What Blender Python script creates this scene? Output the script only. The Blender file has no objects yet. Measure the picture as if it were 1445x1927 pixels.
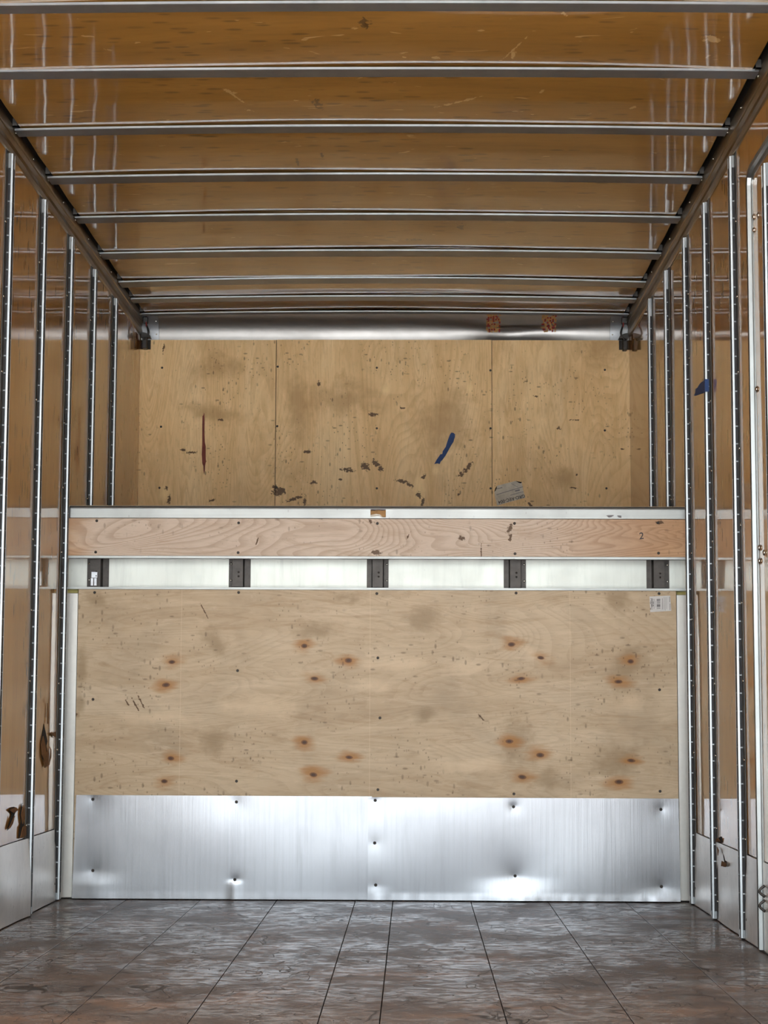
import bpy, bmesh, math, random
from mathutils import Vector, Matrix, noise as mnoise
sc = bpy.context.scene
COL = sc.collection
random.seed(7)

# ------------------------------------------------------------------ camera
FPX = 3601.4                                   # focal length in pixels of the 1445 x 1927 frame
PITCH, YAW, ROLL = 0.10386, -0.01585, 0.0039
CAM = Vector((0.1456, 0.0, 0.7018))
FWD = Vector((math.sin(YAW) * math.cos(PITCH), math.cos(YAW) * math.cos(PITCH), math.sin(PITCH)))
R0 = Vector((math.cos(YAW), -math.sin(YAW), 0.0))
U0 = R0.cross(FWD)
RGT = math.cos(ROLL) * R0 + math.sin(ROLL) * U0
UPV = math.cos(ROLL) * U0 - math.sin(ROLL) * R0
cam = bpy.data.cameras.new('camera')
cam.sensor_fit = 'HORIZONTAL'
cam.sensor_width = 36.0
cam.lens = 36.0 * FPX / 1445.0
cam.clip_start = 0.05
co = bpy.data.objects.new('camera', cam)
COL.objects.link(co)
m3 = Matrix((RGT, UPV, -FWD)).transposed()
co.matrix_world = Matrix.Translation(CAM) @ m3.to_4x4()
sc.camera = co

# ------------------------------------------------------------------ sky, sun, exposure
sc.view_settings.view_transform = 'Standard'
sc.view_settings.look = 'None'
sc.view_settings.gamma = 1.0
sc.view_settings.use_curve_mapping = False
sc.cycles.sample_clamp_indirect = 6.0
sc.view_settings.exposure = 0.5
SKY = 10.0
w = bpy.data.worlds.new('sky')
sc.world = w
w.use_nodes = True
wn, wl = w.node_tree.nodes, w.node_tree.links
bg = wn['Background']
tc = wn.new('ShaderNodeTexCoord')
sx = wn.new('ShaderNodeSeparateXYZ')
rp = wn.new('ShaderNodeValToRGB')
wl.new(tc.outputs['Generated'], sx.inputs[0])
wl.new(sx.outputs[2], rp.inputs[0])
rp.color_ramp.elements[0].position = 0.0
rp.color_ramp.elements[0].color = (0.30, 0.33, 0.335, 1)
rp.color_ramp.elements[1].position = 1.0
rp.color_ramp.elements[1].color = (0.88, 0.95, 1.0, 1)
wl.new(rp.outputs[0], bg.inputs[0])
bg.inputs[1].default_value = SKY
sun = bpy.data.lights.new('sun', 'SUN')
sun.energy = 40.0
sun.angle = math.radians(3)
sun.color = (1.0, 0.95, 0.86)
so = bpy.data.objects.new('sun', sun)
COL.objects.link(so)
so.rotation_euler = (math.radians(-12), math.radians(38), 0)

# ------------------------------------------------------------------ dimensions
W2 = 1.18            # half the inside width
D1 = 7.256           # face of the lower bulkhead
D2 = 9.112           # face of the attic end wall
Y0 = 2.7             # the open rear end, set nearer than real so daylight reaches the attic
ZR = 2.60            # underside of the roof bows in the middle


def on(u, v, axis, val):
    d = FWD + RGT * ((u - 722.5) / FPX) - UPV * ((v - 963.5) / FPX)
    return CAM + d * ((val - CAM[axis]) / d[axis])


def xz(u, v, Y): p = on(u, v, 1, Y); return p.x, p.z
def yz(u, v, X): p = on(u, v, 0, X); return p.y, p.z
def xy(u, v, Z): p = on(u, v, 2, Z); return p.x, p.y


# ------------------------------------------------------------------ mesh builder
class MB:
    def __init__(s): s.v = []; s.f = []; s.sm = []

    def add(s, vs, fs, smooth=False):
        k = len(s.v)
        s.v += [Vector(p) for p in vs]
        for f in fs:
            s.f.append(tuple(i + k for i in f)); s.sm.append(smooth)
        return s

    def box(s, x0, x1, y0, y1, z0, z1):
        return s.add([(x, y, z) for z in (z0, z1) for y in (y0, y1) for x in (x0, x1)],
                     [(0, 2, 3, 1), (4, 5, 7, 6), (0, 1, 5, 4), (2, 6, 7, 3), (0, 4, 6, 2), (1, 3, 7, 5)])

    def prism(s, prof, axis, a, b, smooth=False):
        """closed 2-D profile swept along an axis; the profile runs in the other two axes in order"""
        def P(t, q):
            q = list(q); q.insert(axis, t); return q
        n = len(prof)
        fs = [tuple(range(n))[::-1], tuple(range(n, 2 * n))]
        s.add([P(a, q) for q in prof] + [P(b, q) for q in prof], fs)
        k = len(s.v) - 2 * n
        for i in range(n):
            j = (i + 1) % n
            s.f.append((k + i, k + j, k + n + j, k + n + i)); s.sm.append(smooth)
        return s

    def grid(s, fn, nu, nv, smooth=True):
        vs = [fn(i / nu, j / nv) for j in range(nv + 1) for i in range(nu + 1)]
        fs = [(j * (nu + 1) + i, j * (nu + 1) + i + 1, (j + 1) * (nu + 1) + i + 1, (j + 1) * (nu + 1) + i)
              for j in range(nv) for i in range(nu)]
        return s.add(vs, fs, smooth)

    def slab(s, fn, th, nu, nv):
        """two-sided sheet with thickness th (a vector) and closed edges"""
        th = Vector(th)
        a = [Vector(fn(i / nu, j / nv)) for j in range(nv + 1) for i in range(nu + 1)]
        b = [p + th for p in a]
        N = len(a)
        q = lambda i, j: j * (nu + 1) + i
        fs = []
        for j in range(nv):
            for i in range(nu):
                f = (q(i, j), q(i + 1, j), q(i + 1, j + 1), q(i, j + 1))
                fs.append(f); fs.append(tuple(k + N for k in f[::-1]))
        s.add(a + b, fs, True)
        ed = [q(i, 0) for i in range(nu + 1)] + [q(nu, j) for j in range(1, nv + 1)] + \
             [q(i, nv) for i in range(nu - 1, -1, -1)] + [q(0, j) for j in range(nv - 1, 0, -1)]
        n = len(ed)                                    # the rim has its own vertices so the faces keep flat normals
        return s.add([a[i] for i in ed] + [b[i] for i in ed], [(i, n + i, n + (i + 1) % n, (i + 1) % n) for i in range(n)])

    def dome(s, c, nrm, r, h, n=8, rings=3):
        c = Vector(c); nrm = Vector(nrm).normalized()
        t = nrm.orthogonal().normalized(); b = nrm.cross(t)
        vs = []
        for k in range(rings):
            a = k / rings * math.pi / 2
            for i in range(n):
                g = i / n * 2 * math.pi
                vs.append(c + (t * math.cos(g) + b * math.sin(g)) * r * math.cos(a) + nrm * h * math.sin(a))
        vs.append(c + nrm * h)
        fs = [(k * n + i, k * n + (i + 1) % n, (k + 1) * n + (i + 1) % n, (k + 1) * n + i)
              for k in range(rings - 1) for i in range(n)]
        fs += [((rings - 1) * n + i, (rings - 1) * n + (i + 1) % n, rings * n) for i in range(n)]
        fs.append(tuple(range(n))[::-1])
        return s.add(vs, fs, True)

    def screw(s, c, nrm, r=0.0055, h=0.0025):
        """pan head with a driver recess"""
        c = Vector(c); nrm = Vector(nrm).normalized()
        t = nrm.orthogonal().normalized(); b = nrm.cross(t)
        prof = [(1.0, 0), (0.96, .55), (0.75, 1.0), (0.34, 1.0), (0.28, .25)]
        n = 10
        vs = [c + (t * math.cos(i / n * 6.2832) + b * math.sin(i / n * 6.2832)) * r * q + nrm * h * z
              for q, z in prof for i in range(n)] + [c + nrm * h * .2]
        fs = [(k * n + i, k * n + (i + 1) % n, (k + 1) * n + (i + 1) % n, (k + 1) * n + i)
              for k in range(4) for i in range(n)] + [(4 * n + i, 4 * n + (i + 1) % n, 5 * n) for i in range(n)]
        fs.append(tuple(range(n))[::-1])
        return s.add(vs, fs, False)

    def tube(s, pts, r, n=8):
        pts = [Vector(p) for p in pts]
        vs = []
        for i, p in enumerate(pts):
            d = (pts[min(i + 1, len(pts) - 1)] - pts[max(i - 1, 0)]).normalized()
            t = d.cross(Vector((0.31, 0.2, 0.93))).normalized(); b = d.cross(t)
            vs += [p + (t * math.cos(g * 6.2832 / n) + b * math.sin(g * 6.2832 / n)) * r for g in range(n)]
        fs = [(k * n + i, k * n + (i + 1) % n, (k + 1) * n + (i + 1) % n, (k + 1) * n + i)
              for k in range(len(pts) - 1) for i in range(n)]
        fs += [tuple(range(n))[::-1], tuple(range((len(pts) - 1) * n, len(pts) * n))]
        return s.add(vs, fs, True)

    def plate(s, outline, axis, val, th):
        """flat outline (2-D, other two axes in order) given a thickness along an axis"""
        return s.prism(outline, axis, val, val + th)

    def build(s, name, mat, parent=None, origin=None, bevel=0):
        me = bpy.data.meshes.new(name)
        if origin is None:
            if parent is not None: origin = Vector((0, 0, 0))
            else:
                lo = [min(p[i] for p in s.v) for i in range(3)]; hi = [max(p[i] for p in s.v) for i in range(3)]
                origin = Vector(((lo[0] + hi[0]) / 2, (lo[1] + hi[1]) / 2, lo[2]))
        base = Vector(origin)
        if parent is not None: base = world_loc(parent)
        me.from_pydata([tuple(p - base) for p in s.v], [], s.f)
        bm = bmesh.new(); bm.from_mesh(me)
        bmesh.ops.recalc_face_normals(bm, faces=bm.faces)
        bm.to_mesh(me); bm.free()
        for p, q in zip(me.polygons, s.sm): p.use_smooth = q
        me.materials.append(mat)
        o = bpy.data.objects.new(name, me)
        COL.objects.link(o)
        if parent is not None: o.parent = parent
        else: o.location = base
        if bevel:
            b = o.modifiers.new('bevel', 'BEVEL'); b.width = bevel; b.segments = 2; b.limit_method = 'ANGLE'
        return o


def world_loc(o):
    p = Vector((0, 0, 0))
    while o is not None:
        p += o.location; o = o.parent
    return p


def tag(o, label=None, cat=None, group=None, kind=None):
    if label: o['label'] = label
    if cat: o['category'] = cat
    if group: o['group'] = group
    if kind: o['kind'] = kind
    return o


def empty(name, loc):
    o = bpy.data.objects.new(name, None)
    o.empty_display_size = 0.1
    o.location = loc
    COL.objects.link(o)
    return o


def text_mesh(name, body, size, mat, parent, origin, xdir, ydir, depth=0.0004, align='CENTER'):
    cu = bpy.data.curves.new('txt', 'FONT')
    cu.body = body; cu.size = size; cu.offset = size * .012; cu.align_x = align; cu.align_y = 'CENTER'; cu.extrude = depth
    t = bpy.data.objects.new('txt', cu)
    COL.objects.link(t)
    bpy.context.view_layer.update()
    me = bpy.data.meshes.new_from_object(t.evaluated_get(bpy.context.evaluated_depsgraph_get()))
    bpy.data.objects.remove(t)
    X = Vector(xdir).normalized(); Y = Vector(ydir).normalized(); Z = X.cross(Y)
    M = Matrix((X, Y, Z)).transposed().to_4x4(); M.translation = Vector(origin) - world_loc(parent)
    me.transform(M)
    me.materials.clear(); me.materials.append(mat)
    me.name = name
    o = bpy.data.objects.new(name, me); COL.objects.link(o); o.parent = parent
    return o


# ------------------------------------------------------------------ materials
class NT:
    def __init__(s, name):
        s.m = bpy.data.materials.new(name); s.m.use_nodes = True
        s.n = s.m.node_tree.nodes; s.l = s.m.node_tree.links
        s.b = s.n['Principled BSDF']
        s.pos = s.n.new('ShaderNodeNewGeometry').outputs['Position']

    def set(s, **k):
        for a, v in k.items():
            i = s.b.inputs[a.replace('_', ' ')]
            if hasattr(v, 'is_output'): s.l.new(v, i)
            else: i.default_value = (*v, 1) if isinstance(v, tuple) and len(v) == 3 and i.type == 'RGBA' else v
        return s

    def put(s, sock, v):
        if hasattr(v, 'is_output'): s.l.new(v, sock)
        else: sock.default_value = v

    def map(s, scale, loc=(0, 0, 0), rot=(0, 0, 0), typ='POINT', vec=None):
        n = s.n.new('ShaderNodeMapping'); n.vector_type = typ
        n.inputs['Location'].default_value = loc; n.inputs['Rotation'].default_value = rot
        n.inputs['Scale'].default_value = scale
        s.l.new(vec or s.pos, n.inputs[0]); return n.outputs[0]

    def noise(s, scale, detail=3, rough=.55, dist=0, vec=None, loc=(0, 0, 0), out=0):
        n = s.n.new('ShaderNodeTexNoise')
        n.inputs['Scale'].default_value = 1
        n.inputs['Detail'].default_value = detail; n.inputs['Roughness'].default_value = rough
        n.inputs['Distortion'].default_value = dist
        if isinstance(scale, (int, float)): scale = (scale,) * 3
        s.l.new(s.map(scale, loc, vec=vec), n.inputs['Vector']); return n.outputs[out]

    def math(s, op, a, b=0.0, c=0.0, clamp=False):
        n = s.n.new('ShaderNodeMath'); n.operation = op; n.use_clamp = clamp
        s.put(n.inputs[0], a); s.put(n.inputs[1], b); s.put(n.inputs[2], c); return n.outputs[0]

    def ramp(s, fac, *st):
        n = s.n.new('ShaderNodeValToRGB'); e = n.color_ramp.elements
        while len(e) < len(st): e.new(0.5)
        for k, (p, c) in zip(e, st):
            k.position = p
            k.color = (*c, 1) if isinstance(c, tuple) else (c, c, c, 1)
        s.l.new(fac, n.inputs[0]); return n.outputs[0]

    def rng(s, v, a, b, c=0.0, d=1.0):
        n = s.n.new('ShaderNodeMapRange'); n.interpolation_type = 'SMOOTHSTEP'
        for i, q in enumerate((v, a, b, c, d)): s.put(n.inputs[i], q)
        return n.outputs[0]

    def mix(s, fac, a, b, mode='MIX'):
        n = s.n.new('ShaderNodeMix'); n.data_type = 'RGBA'; n.blend_type = mode
        s.put(n.inputs[0], fac)
        for i, q in ((6, a), (7, b)):
            if hasattr(q, 'is_output'): s.l.new(q, n.inputs[i])
            else: n.inputs[i].default_value = (*q, 1)
        return n.outputs[2]

    def bump(s, h, strength, dist=0.01, nrm=None):
        n = s.n.new('ShaderNodeBump'); n.inputs['Strength'].default_value = strength
        n.inputs['Distance'].default_value = dist
        s.l.new(h, n.inputs['Height'])
        if nrm: s.l.new(nrm, n.inputs['Normal'])
        return n.outputs[0]

    def marks(s, lst, axis):
        """smallest elliptical distance to a list of (a, b, ra, rb, angle) on the plane across the axis"""
        d = None
        for a, b, ra, rb, ang in lst:
            loc = [a, b]; loc.insert(axis, 0); scl = [ra, rb]; scl.insert(axis, 1000.0)
            rot = [0, 0, 0]; rot[axis] = ang
            n = s.n.new('ShaderNodeVectorMath'); n.operation = 'LENGTH'
            s.l.new(s.map(scl, loc, rot, 'TEXTURE'), n.inputs[0])
            d = n.outputs[1] if d is None else s.math('MINIMUM', d, n.outputs[1])
        return d

    def voro(s, scale, rnd=1.0, out='Distance', loc=(0, 0, 0)):
        n = s.n.new('ShaderNodeTexVoronoi'); n.inputs['Scale'].default_value = 1
        n.inputs['Randomness'].default_value = rnd
        s.l.new(s.map(scale, loc), n.inputs['Vector']); return n.outputs[out]


def px_marks(lst, Y):
    """(u, v, ru, rv, degrees) on the photograph to (x, z, rx, rz, angle) on the wall at depth Y"""
    k = (Y - CAM.y) / FPX
    out = []
    for u, v, ru, rv, dg in lst:
        x, z = xz(u, v, Y)
        out.append((x, z, ru * k, rv * k, math.radians(dg)))
    return out


def plywood(name, dark, mid, light, grain, ring=9.0, rings=.35, gouges=(), knots=(), stains=(), pale=(), blot=.5, rough=.5, warm_ends=None, fleck=.5, seams=()):
    t = NT(name)
    g = (1, 1, .18) if grain == 'z' else (.18, 1, 1)           # stretched along the grain
    G = lambda k: tuple(k * q for q in g)
    n1 = t.noise(G(6.5), 4, .6, .6)
    n2 = t.noise(G(120), 2, .6)
    n3 = t.noise(2.6, 4, .65, .8)
    field = t.noise(G(3.1), 2.5, .45, .9, loc=(3, 1, 5))
    r = t.math('FRACT', t.math('MULTIPLY', field, ring))
    r = t.math('MULTIPLY', t.rng(r, .35, .93), t.rng(r, 1.0, .94))      # soft late-wood line with a hard edge
    c = t.ramp(n1, (.3, dark), (.5, mid), (.72, light))
    c = t.mix(t.math('MULTIPLY', t.rng(n3, .42, .72), blot), c, tuple(q * .62 for q in mid))
    c = t.mix(t.math('MULTIPLY', r, rings), c, tuple(q * f for q, f in zip(dark, (.62, .52, .42))))
    c = t.mix(t.math('MULTIPLY', t.rng(n2, .5, .75), .22), c, tuple(q * .55 for q in dark))
    n4 = t.noise(G(24), 5, .7, 1.2)
    c = t.mix(t.math('MULTIPLY', t.rng(n4, .52, .70), .40), c, tuple(q * f for q, f in zip(dark, (.72, .62, .5))))
    c = t.mix(t.math('MULTIPLY', t.rng(n4, .46, .30), .30), c, tuple(min(1, q * 1.12 + .02) for q in light))
    if warm_ends:
        sx = t.n.new('ShaderNodeSeparateXYZ'); t.l.new(t.pos, sx.inputs[0])
        xr = t.math('ADD', sx.outputs[0], t.math('MULTIPLY', t.math('SUBTRACT', n1, .5), .35))
        k = t.math('ADD', t.rng(xr, .55, 1.15), t.math('MULTIPLY', t.rng(xr, -1.02, -1.17), .9))
        c = t.mix(t.math('MULTIPLY', k, .8), c, warm_ends, 'MULTIPLY')
    for lst, colr, soft, amp, lim in ((pale, tuple(min(1, q * 1.3 + .04) for q in mid), .6, .7, .5), (stains, tuple(q * f for q, f in zip(mid, (.5, .43, .32))), .9, .8, .62)):
        if lst:
            d = t.math('ADD', t.marks(lst, 1), t.math('MULTIPLY', t.math('SUBTRACT', t.noise(14, 4, .6), .5), amp * 3.0))
            c = t.mix(t.math('MULTIPLY', t.rng(d, 1.5, .1), lim), c, colr)
    if knots:
        wob = t.math('MULTIPLY', t.math('SUBTRACT', t.noise(G(26), 4, .65), .5), 2.3)
        kd = t.marks(knots, 1)
        halo = t.math('MULTIPLY', kd, .29)
        c = t.mix(t.math('MULTIPLY', t.rng(t.math('ADD', halo, wob), 1.2, .05), .85), c, (.38, .16, .026))
        c = t.mix(t.math('MULTIPLY', t.rng(t.math('ADD', kd, t.math('MULTIPLY', wob, .3)), 1.05, .7), .9), c, (.13, .045, .012))
        c = t.mix(t.math('MULTIPLY', t.rng(kd, .62, .40), .8), c, (.045, .016, .006))
    if gouges:
        d = t.math('ADD', t.marks(gouges, 1), t.math('MULTIPLY', t.math('SUBTRACT', t.noise((70, 70, 95), 3, .7), .5), 3.2))
        gm = t.rng(d, .82, .62)
        c = t.mix(t.math('MULTIPLY', gm, .95), c, (.095, .042, .011))
    if seams:
        sx = t.n.new('ShaderNodeSeparateXYZ'); t.l.new(t.pos, sx.inputs[0])
        for x_ in seams:
            k = t.rng(t.math('ABSOLUTE', t.math('SUBTRACT', sx.outputs[0], x_)), .0016, .0006)
            c = t.mix(t.math('MULTIPLY', k, .28), c, tuple(min(1, q * 1.25) for q in light))
    # scattered specks and scratches
    for s_, lo in (((34, 1, 15), .19), ((13, 1, 34), .17), ((60, 1, 40), .20)):
        v = t.voro(s_, 1.0, loc=(2, 0, 9))
        k = t.math('MULTIPLY', t.rng(v, lo, lo * .45), t.rng(t.noise(5, 3), .44, .6))
        c = t.mix(t.math('MULTIPLY', k, fleck), c, (.075, .035, .013))
    hh = t.math('ADD', n2, t.math('MULTIPLY', r, .6))
    nb = t.bump(hh, .12, .002)
    if gouges: nb = t.bump(gm, -.6, .003, nb)
    t.set(Base_Color=c, Roughness=rough, Normal=nb, Specular_IOR_Level=.35)
    return t.m


def metal(name, col, rough, brush=(60, 60, 4), bs=.12, wear=.3, wavy=0, metallic=1.0, dirt=(.16, .15, .14), grime=.0, drip=None):
    t = NT(name)
    n = t.noise(brush, 3, .6)
    m = t.noise(5, 4, .65, .5)
    c = t.mix(t.math('MULTIPLY', t.rng(m, .4, .75), wear), col, tuple(q * .62 for q in col))
    c = t.mix(t.math('MULTIPLY', t.rng(n, .45, .75), .18), c, tuple(q * .6 for q in col))
    if grime:
        v = t.voro((45, 45, 22), 1.0)
        k = t.math('MULTIPLY', t.rng(v, .16, .05), t.rng(t.noise(9, 3), .45, .62))
        c = t.mix(t.math('MULTIPLY', k, grime), c, dirt)
    if drip:
        k = t.rng(t.noise(drip, 4, .7, .4), .52, .72)
        c = t.mix(t.math('MULTIPLY', k, .35), c, tuple(q * .72 for q in col))
    h = n
    nb = t.bump(h, bs, .002)
    if wavy: nb = t.bump(t.noise(wavy[0], 2, .4), wavy[1], .05, nb)
    rr = t.math('ADD', rough - .02, t.math('MULTIPLY', m, .12)) if rough >= .30 else rough
    t.set(Base_Color=c, Roughness=rr, Metallic=metallic, Normal=nb)
    return t.m


def plain(name, col, rough=.6, metallic=0, nz=.25, coat=0.0):
    t = NT(name)
    c = t.mix(t.math('MULTIPLY', t.rng(t.noise(40, 4, .6), .35, .7), nz), col, tuple(q * .55 for q in col))
    t.set(Base_Color=c, Roughness=rough, Metallic=metallic, Coat_Weight=coat)
    return t.m


def glossy_panel(name, dark, mid, light, axis_stretch, wave, wstr, fleck_scale, fleck=.7, coat_rough=.07, scratch=None, side=None):
    """varnished plywood lining: matt wood under a clear resin coat that mirrors at a low angle"""
    t = NT(name)
    st = axis_stretch
    G = lambda k: tuple(k * q for q in st)
    n1 = t.noise(G(4.0), 4, .6, .8)
    n2 = t.noise(G(60), 3, .6)
    c = t.ramp(n1, (.28, dark), (.5, mid), (.74, light))
    c = t.mix(t.math('MULTIPLY', t.rng(n2, .48, .74), .3), c, tuple(q * .6 for q in dark))
    v = t.voro(fleck_scale, 1.0)
    k = t.math('MULTIPLY', t.rng(v, .30, .17), t.rng(t.noise(4.5, 3), .42, .58))
    c = t.mix(t.math('MULTIPLY', k, fleck), c, (.05, .022, .008))
    if scratch:
        q = t.rng(t.noise(scratch, 2, .8, 1.6), .685, .72)
        c = t.mix(t.math('MULTIPLY', q, .5), c, (.62, .45, .26))
    if side: c = side(t, c)
    wv = t.bump(t.noise(wave, 2, .45), wstr, .05)
    t.set(Base_Color=c, Roughness=.42, Specular_IOR_Level=.3, Coat_Weight=1.0, Coat_Roughness=coat_rough, Coat_IOR=1.52, Coat_Tint=(1.0, .92, .77))
    t.set(Coat_Normal=t.bump(n2, .02, .002, wv), Normal=wv)
    return t.m


def ceil_marks(t, c):
    L_ = []
    for u, v, ru, rv, dg in ((430, 172, 22, 3, -38), (440, 180, 4, 16, 15), (968, 92, 3, 26, -12), (966, 104, 6, 8, 0), (1340, 68, 22, 8, 5), (820, 111, 12, 5, 0), (870, 190, 70, 2, 27), (1020, 172, 16, 2, 45), (1190, 200, 14, 2, 40), (470, 208, 12, 2, -35), (205, 92, 9, 3, 10), (1062, 30, 14, 2, -50), (760, 110, 6, 4, 30)):
        a = on(u, v, 2, 2.606); q = on(u + ru, v, 2, 2.606); r = on(u, v + rv, 2, 2.606)
        L_.append((a.x, a.y, abs(q.x - a.x), abs(r.y - a.y), math.radians(-dg) * 1.4))
    d = t.math('ADD', t.marks(L_, 2), t.math('MULTIPLY', t.math('SUBTRACT', t.noise((60, 30, 1), 3, .7), .5), 3.0))
    c = t.mix(t.math('MULTIPLY', t.rng(d, .75, .5), .7), c, (.50, .36, .20))
    K = []
    for u, v, ru, rv in ((600, 197, 10, 10), (585, 190, 6, 6), (1330, 268, 0, 0), (684, 45, 14, 10), (606, 293, 3, 8), (560, 308, 3, 10), (868, 428, 8, 5), (780, 452, 25, 2)):
        a = on(u, v, 2, 2.606); q = on(u + ru + .5, v, 2, 2.606); r = on(u, v + rv + .5, 2, 2.606)
        K.append((a.x, a.y, abs(q.x - a.x), abs(r.y - a.y), 0))
    d = t.math('ADD', t.marks(K, 2), t.math('MULTIPLY', t.math('SUBTRACT', t.noise((70, 40, 1), 3, .7), .5), 3.6))
    return t.mix(t.math('MULTIPLY', t.rng(d, .7, .5), .8), c, (.045, .02, .007))


M = {}
M['wall'] = glossy_panel('varnished wall lining', (.27, .126, .026), (.335, .163, .036), (.40, .205, .056), (.35, 1, .12), (1, 3.4, 2.2), .02, (1, 34, 9), .9, .045)
M['ceiling'] = glossy_panel('varnished ceiling lining', (.19, .096, .019), (.24, .125, .028), (.30, .163, .043), (.16, 1, 1), (1.6, 3.0, 1), .04, (9, 30, 1), .6, .06, scratch=(5, 14, 1), side=ceil_marks)
M['scuff'] = metal('scuffed grey liner plate', (.70, .665, .62), .30, (1, 26, 26), .2, .35, ((1, 5, 4), .10), .75, (.2, .17, .15), .7, drip=(1, 30, 4))
M['post'] = metal('wall post aluminium', (.29, .308, .325), .34, (40, 40, 3), .08, .35)
M['flange'] = metal('tarnished post flange', (.10, .095, .09), .5, (40, 40, 3), .08, .5)
M['post_dark'] = plain('painted post slot shade', (.012, .011, .013), .7)  # near-black paint for the shade inside the post slots
M['galv'] = metal('galvanised bow steel', (.30, .315, .335), .42, (3, 40, 40), .10, .5)
M['rail'] = metal('attic rail aluminium', (.36, .37, .365), .46, (2, 60, 60), .10, .2, None, 1.0, (.2, .19, .18), .6)
M['door_trim'] = metal('door trim aluminium', (.29, .30, .30), .36, (60, 60, 3), .06, .2)
M['white'] = plain('white coated corner metal', (.50, .485, .46), .36, .55, .12)
M['trimrail'] = metal('top rail aluminium with painted reflection', (.26, .20, .13), .32, (60, 2, 60), .10, .5)  # brown tint stands in for the wall and ceiling mirrored in the rail
M['skin'] = metal('bulkhead skin aluminium', (.42, .43, .405), .44, (50, 50, 3), .10, .15, ((5, 1, 5), .05), 1.0, (.3, .3, .28), .35, drip=(26, 1, 4))
M['kick'] = metal('kick sheet aluminium', (.25, .255, .275), .25, (90, 90, 1.6), .10, .18, None, 1.0, (.13, .13, .13), 0, drip=(22, 1, 1.5))
M['nose'] = metal('nose sheet metal', (.25, .243, .238), .34, (2, 60, 60), .06, .3, ((4, 6, 6), .04))
M['steel'] = plain('dark frame steel', (.055, .048, .044), .45, .6, .6)
M['steel_bare'] = plain('scraped frame steel', (.42, .43, .46), .4, .9, .3)
M['black'] = plain('black plastic', (.022, .020, .019), .5)
M['rivet'] = plain('rivet metal', (.55, .53, .48), .25, 1.0, .1)
M['screw'] = plain('dark screw steel', (.035, .028, .024), .5, .5, .2)
M['foam'] = plain('yellow spray foam', (.46, .40, .14), .8, 0, .4)
M['tape'] = plain('blue painters tape', (.012, .045, .16), .7, 0, .35)
M['redtape'] = plain('old red tape', (.19, .042, .030), .8, 0, .5)
M['paper'] = plain('label paper', (.62, .61, .60), .7, 0, .15)
M['paper_old'] = plain('grubby label paper', (.60, .55, .46), .7, 0, .5)
M['ink'] = plain('label ink', (.05, .04, .045), .7)
M['ink_grey'] = plain('grey label print', (.22, .21, .22), .7)
M['orange'] = plain('peeling orange sticker', (.38, .20, .065), .7, 0, .9)
M['redink'] = plain('red sticker print', (.19, .014, .012), .7)
M['torn'] = plain('torn veneer', (.17, .075, .022), .9, 0, .7)
M['hole'] = plain('broken board hole', (.012, .008, .006), .95)
M['asphalt'] = plain('pale concrete yard', (.42, .42, .43), .9, 0, .2)
M['shell'] = plain('outer truck skin', (.5, .5, .5), .5)
M['wire'] = plain('black wire', (.012, .012, .013), .4)
M['wire_red'] = plain('red wire', (.20, .02, .015), .4)

# floor boards: worn dark brown hardwood, dull where it is scuffed
t = NT('worn brown floor board')
rnd = t.n.new('ShaderNodeObjectInfo').outputs['Random']
n1 = t.noise((1.6, 2.4, 1), 4, .65, .5)
n2 = t.noise((17, 15, 1), 7, .74, .6)
n3 = t.noise((60, 45, 1), 5, .78, .8)
c = t.ramp(n1, (.3, (.046, .030, .024)), (.5, (.070, .045, .035)), (.72, (.100, .064, .046)))
c = t.mix(t.math('MULTIPLY', t.rng(n2, .46, .62), .75), c, (.050, .038, .032))
c = t.mix(t.math('MULTIPLY', t.rng(n3, .56, .72), .6), c, (.21, .165, .13))
c = t.mix(t.math('MULTIPLY', t.rng(t.noise((2.2, 3.5, 1), 3, .6, loc=(4, 4, 0)), .52, .72), .45), c, (.24, .12, .062))
c = t.mix(t.math('MULTIPLY', t.rng(n3, .46, .32), .6), c, (.026, .019, .016))
cr = t.n.new('ShaderNodeTexNoise'); cr.inputs['Scale'].default_value = 1; cr.inputs['Detail'].default_value = 2
cr.inputs['Distortion'].default_value = 2.2
t.l.new(t.map((3.2, 2.0, 1)), cr.inputs['Vector'])
line = t.math('ABSOLUTE', t.math('SUBTRACT', cr.outputs[0], .5))
crack = t.math('MULTIPLY', t.rng(line, .010, .003), t.rng(t.noise((4, 3, 1), 2, loc=(8, 1, 0)), .40, .50))
cr2 = t.n.new('ShaderNodeTexNoise'); cr2.inputs['Scale'].default_value = 1; cr2.inputs['Detail'].default_value = 3
cr2.inputs['Distortion'].default_value = 1.2
t.l.new(t.map((7.5, 4.0, 1), (3, 9, 0), (0, 0, .5)), cr2.inputs['Vector'])
line2 = t.math('ABSOLUTE', t.math('SUBTRACT', cr2.outputs[0], .52))
crack = t.math('MAXIMUM', crack, t.math('MULTIPLY', t.rng(line2, .008, .002), t.rng(t.noise((6, 5, 1), 2, loc=(1, 5, 0)), .46, .54)))
c = t.mix(t.math('MULTIPLY', crack, .9), c, (.018, .014, .012))
c = t.mix(t.math('MULTIPLY', t.math('SUBTRACT', rnd, .5), .25, clamp=True), c, (.06, .04, .032))
bits = t.marks([(*xy(u, v, 0), a, b, r) for u, v, a, b, r in ((405, 1835, .012, .09, .1), (425, 1875, .010, .10, -.3), (62, 1770, .01, .05, 0), (560, 1800, .02, .12, .1), (515, 1872, .035, .03, 0), (1178, 1800, .008, .12, 0), (800, 1838, .75, .012, 0), (1165, 1820, .01, .1, .2), (620, 1790, .01, .12, .15))], 2)
c = t.mix(t.math('MULTIPLY', t.rng(t.math('ADD', bits, t.math('MULTIPLY', t.math('SUBTRACT', n2, .5), 2.0)), 1.0, .5), .8), c, (.030, .022, .020))
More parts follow.
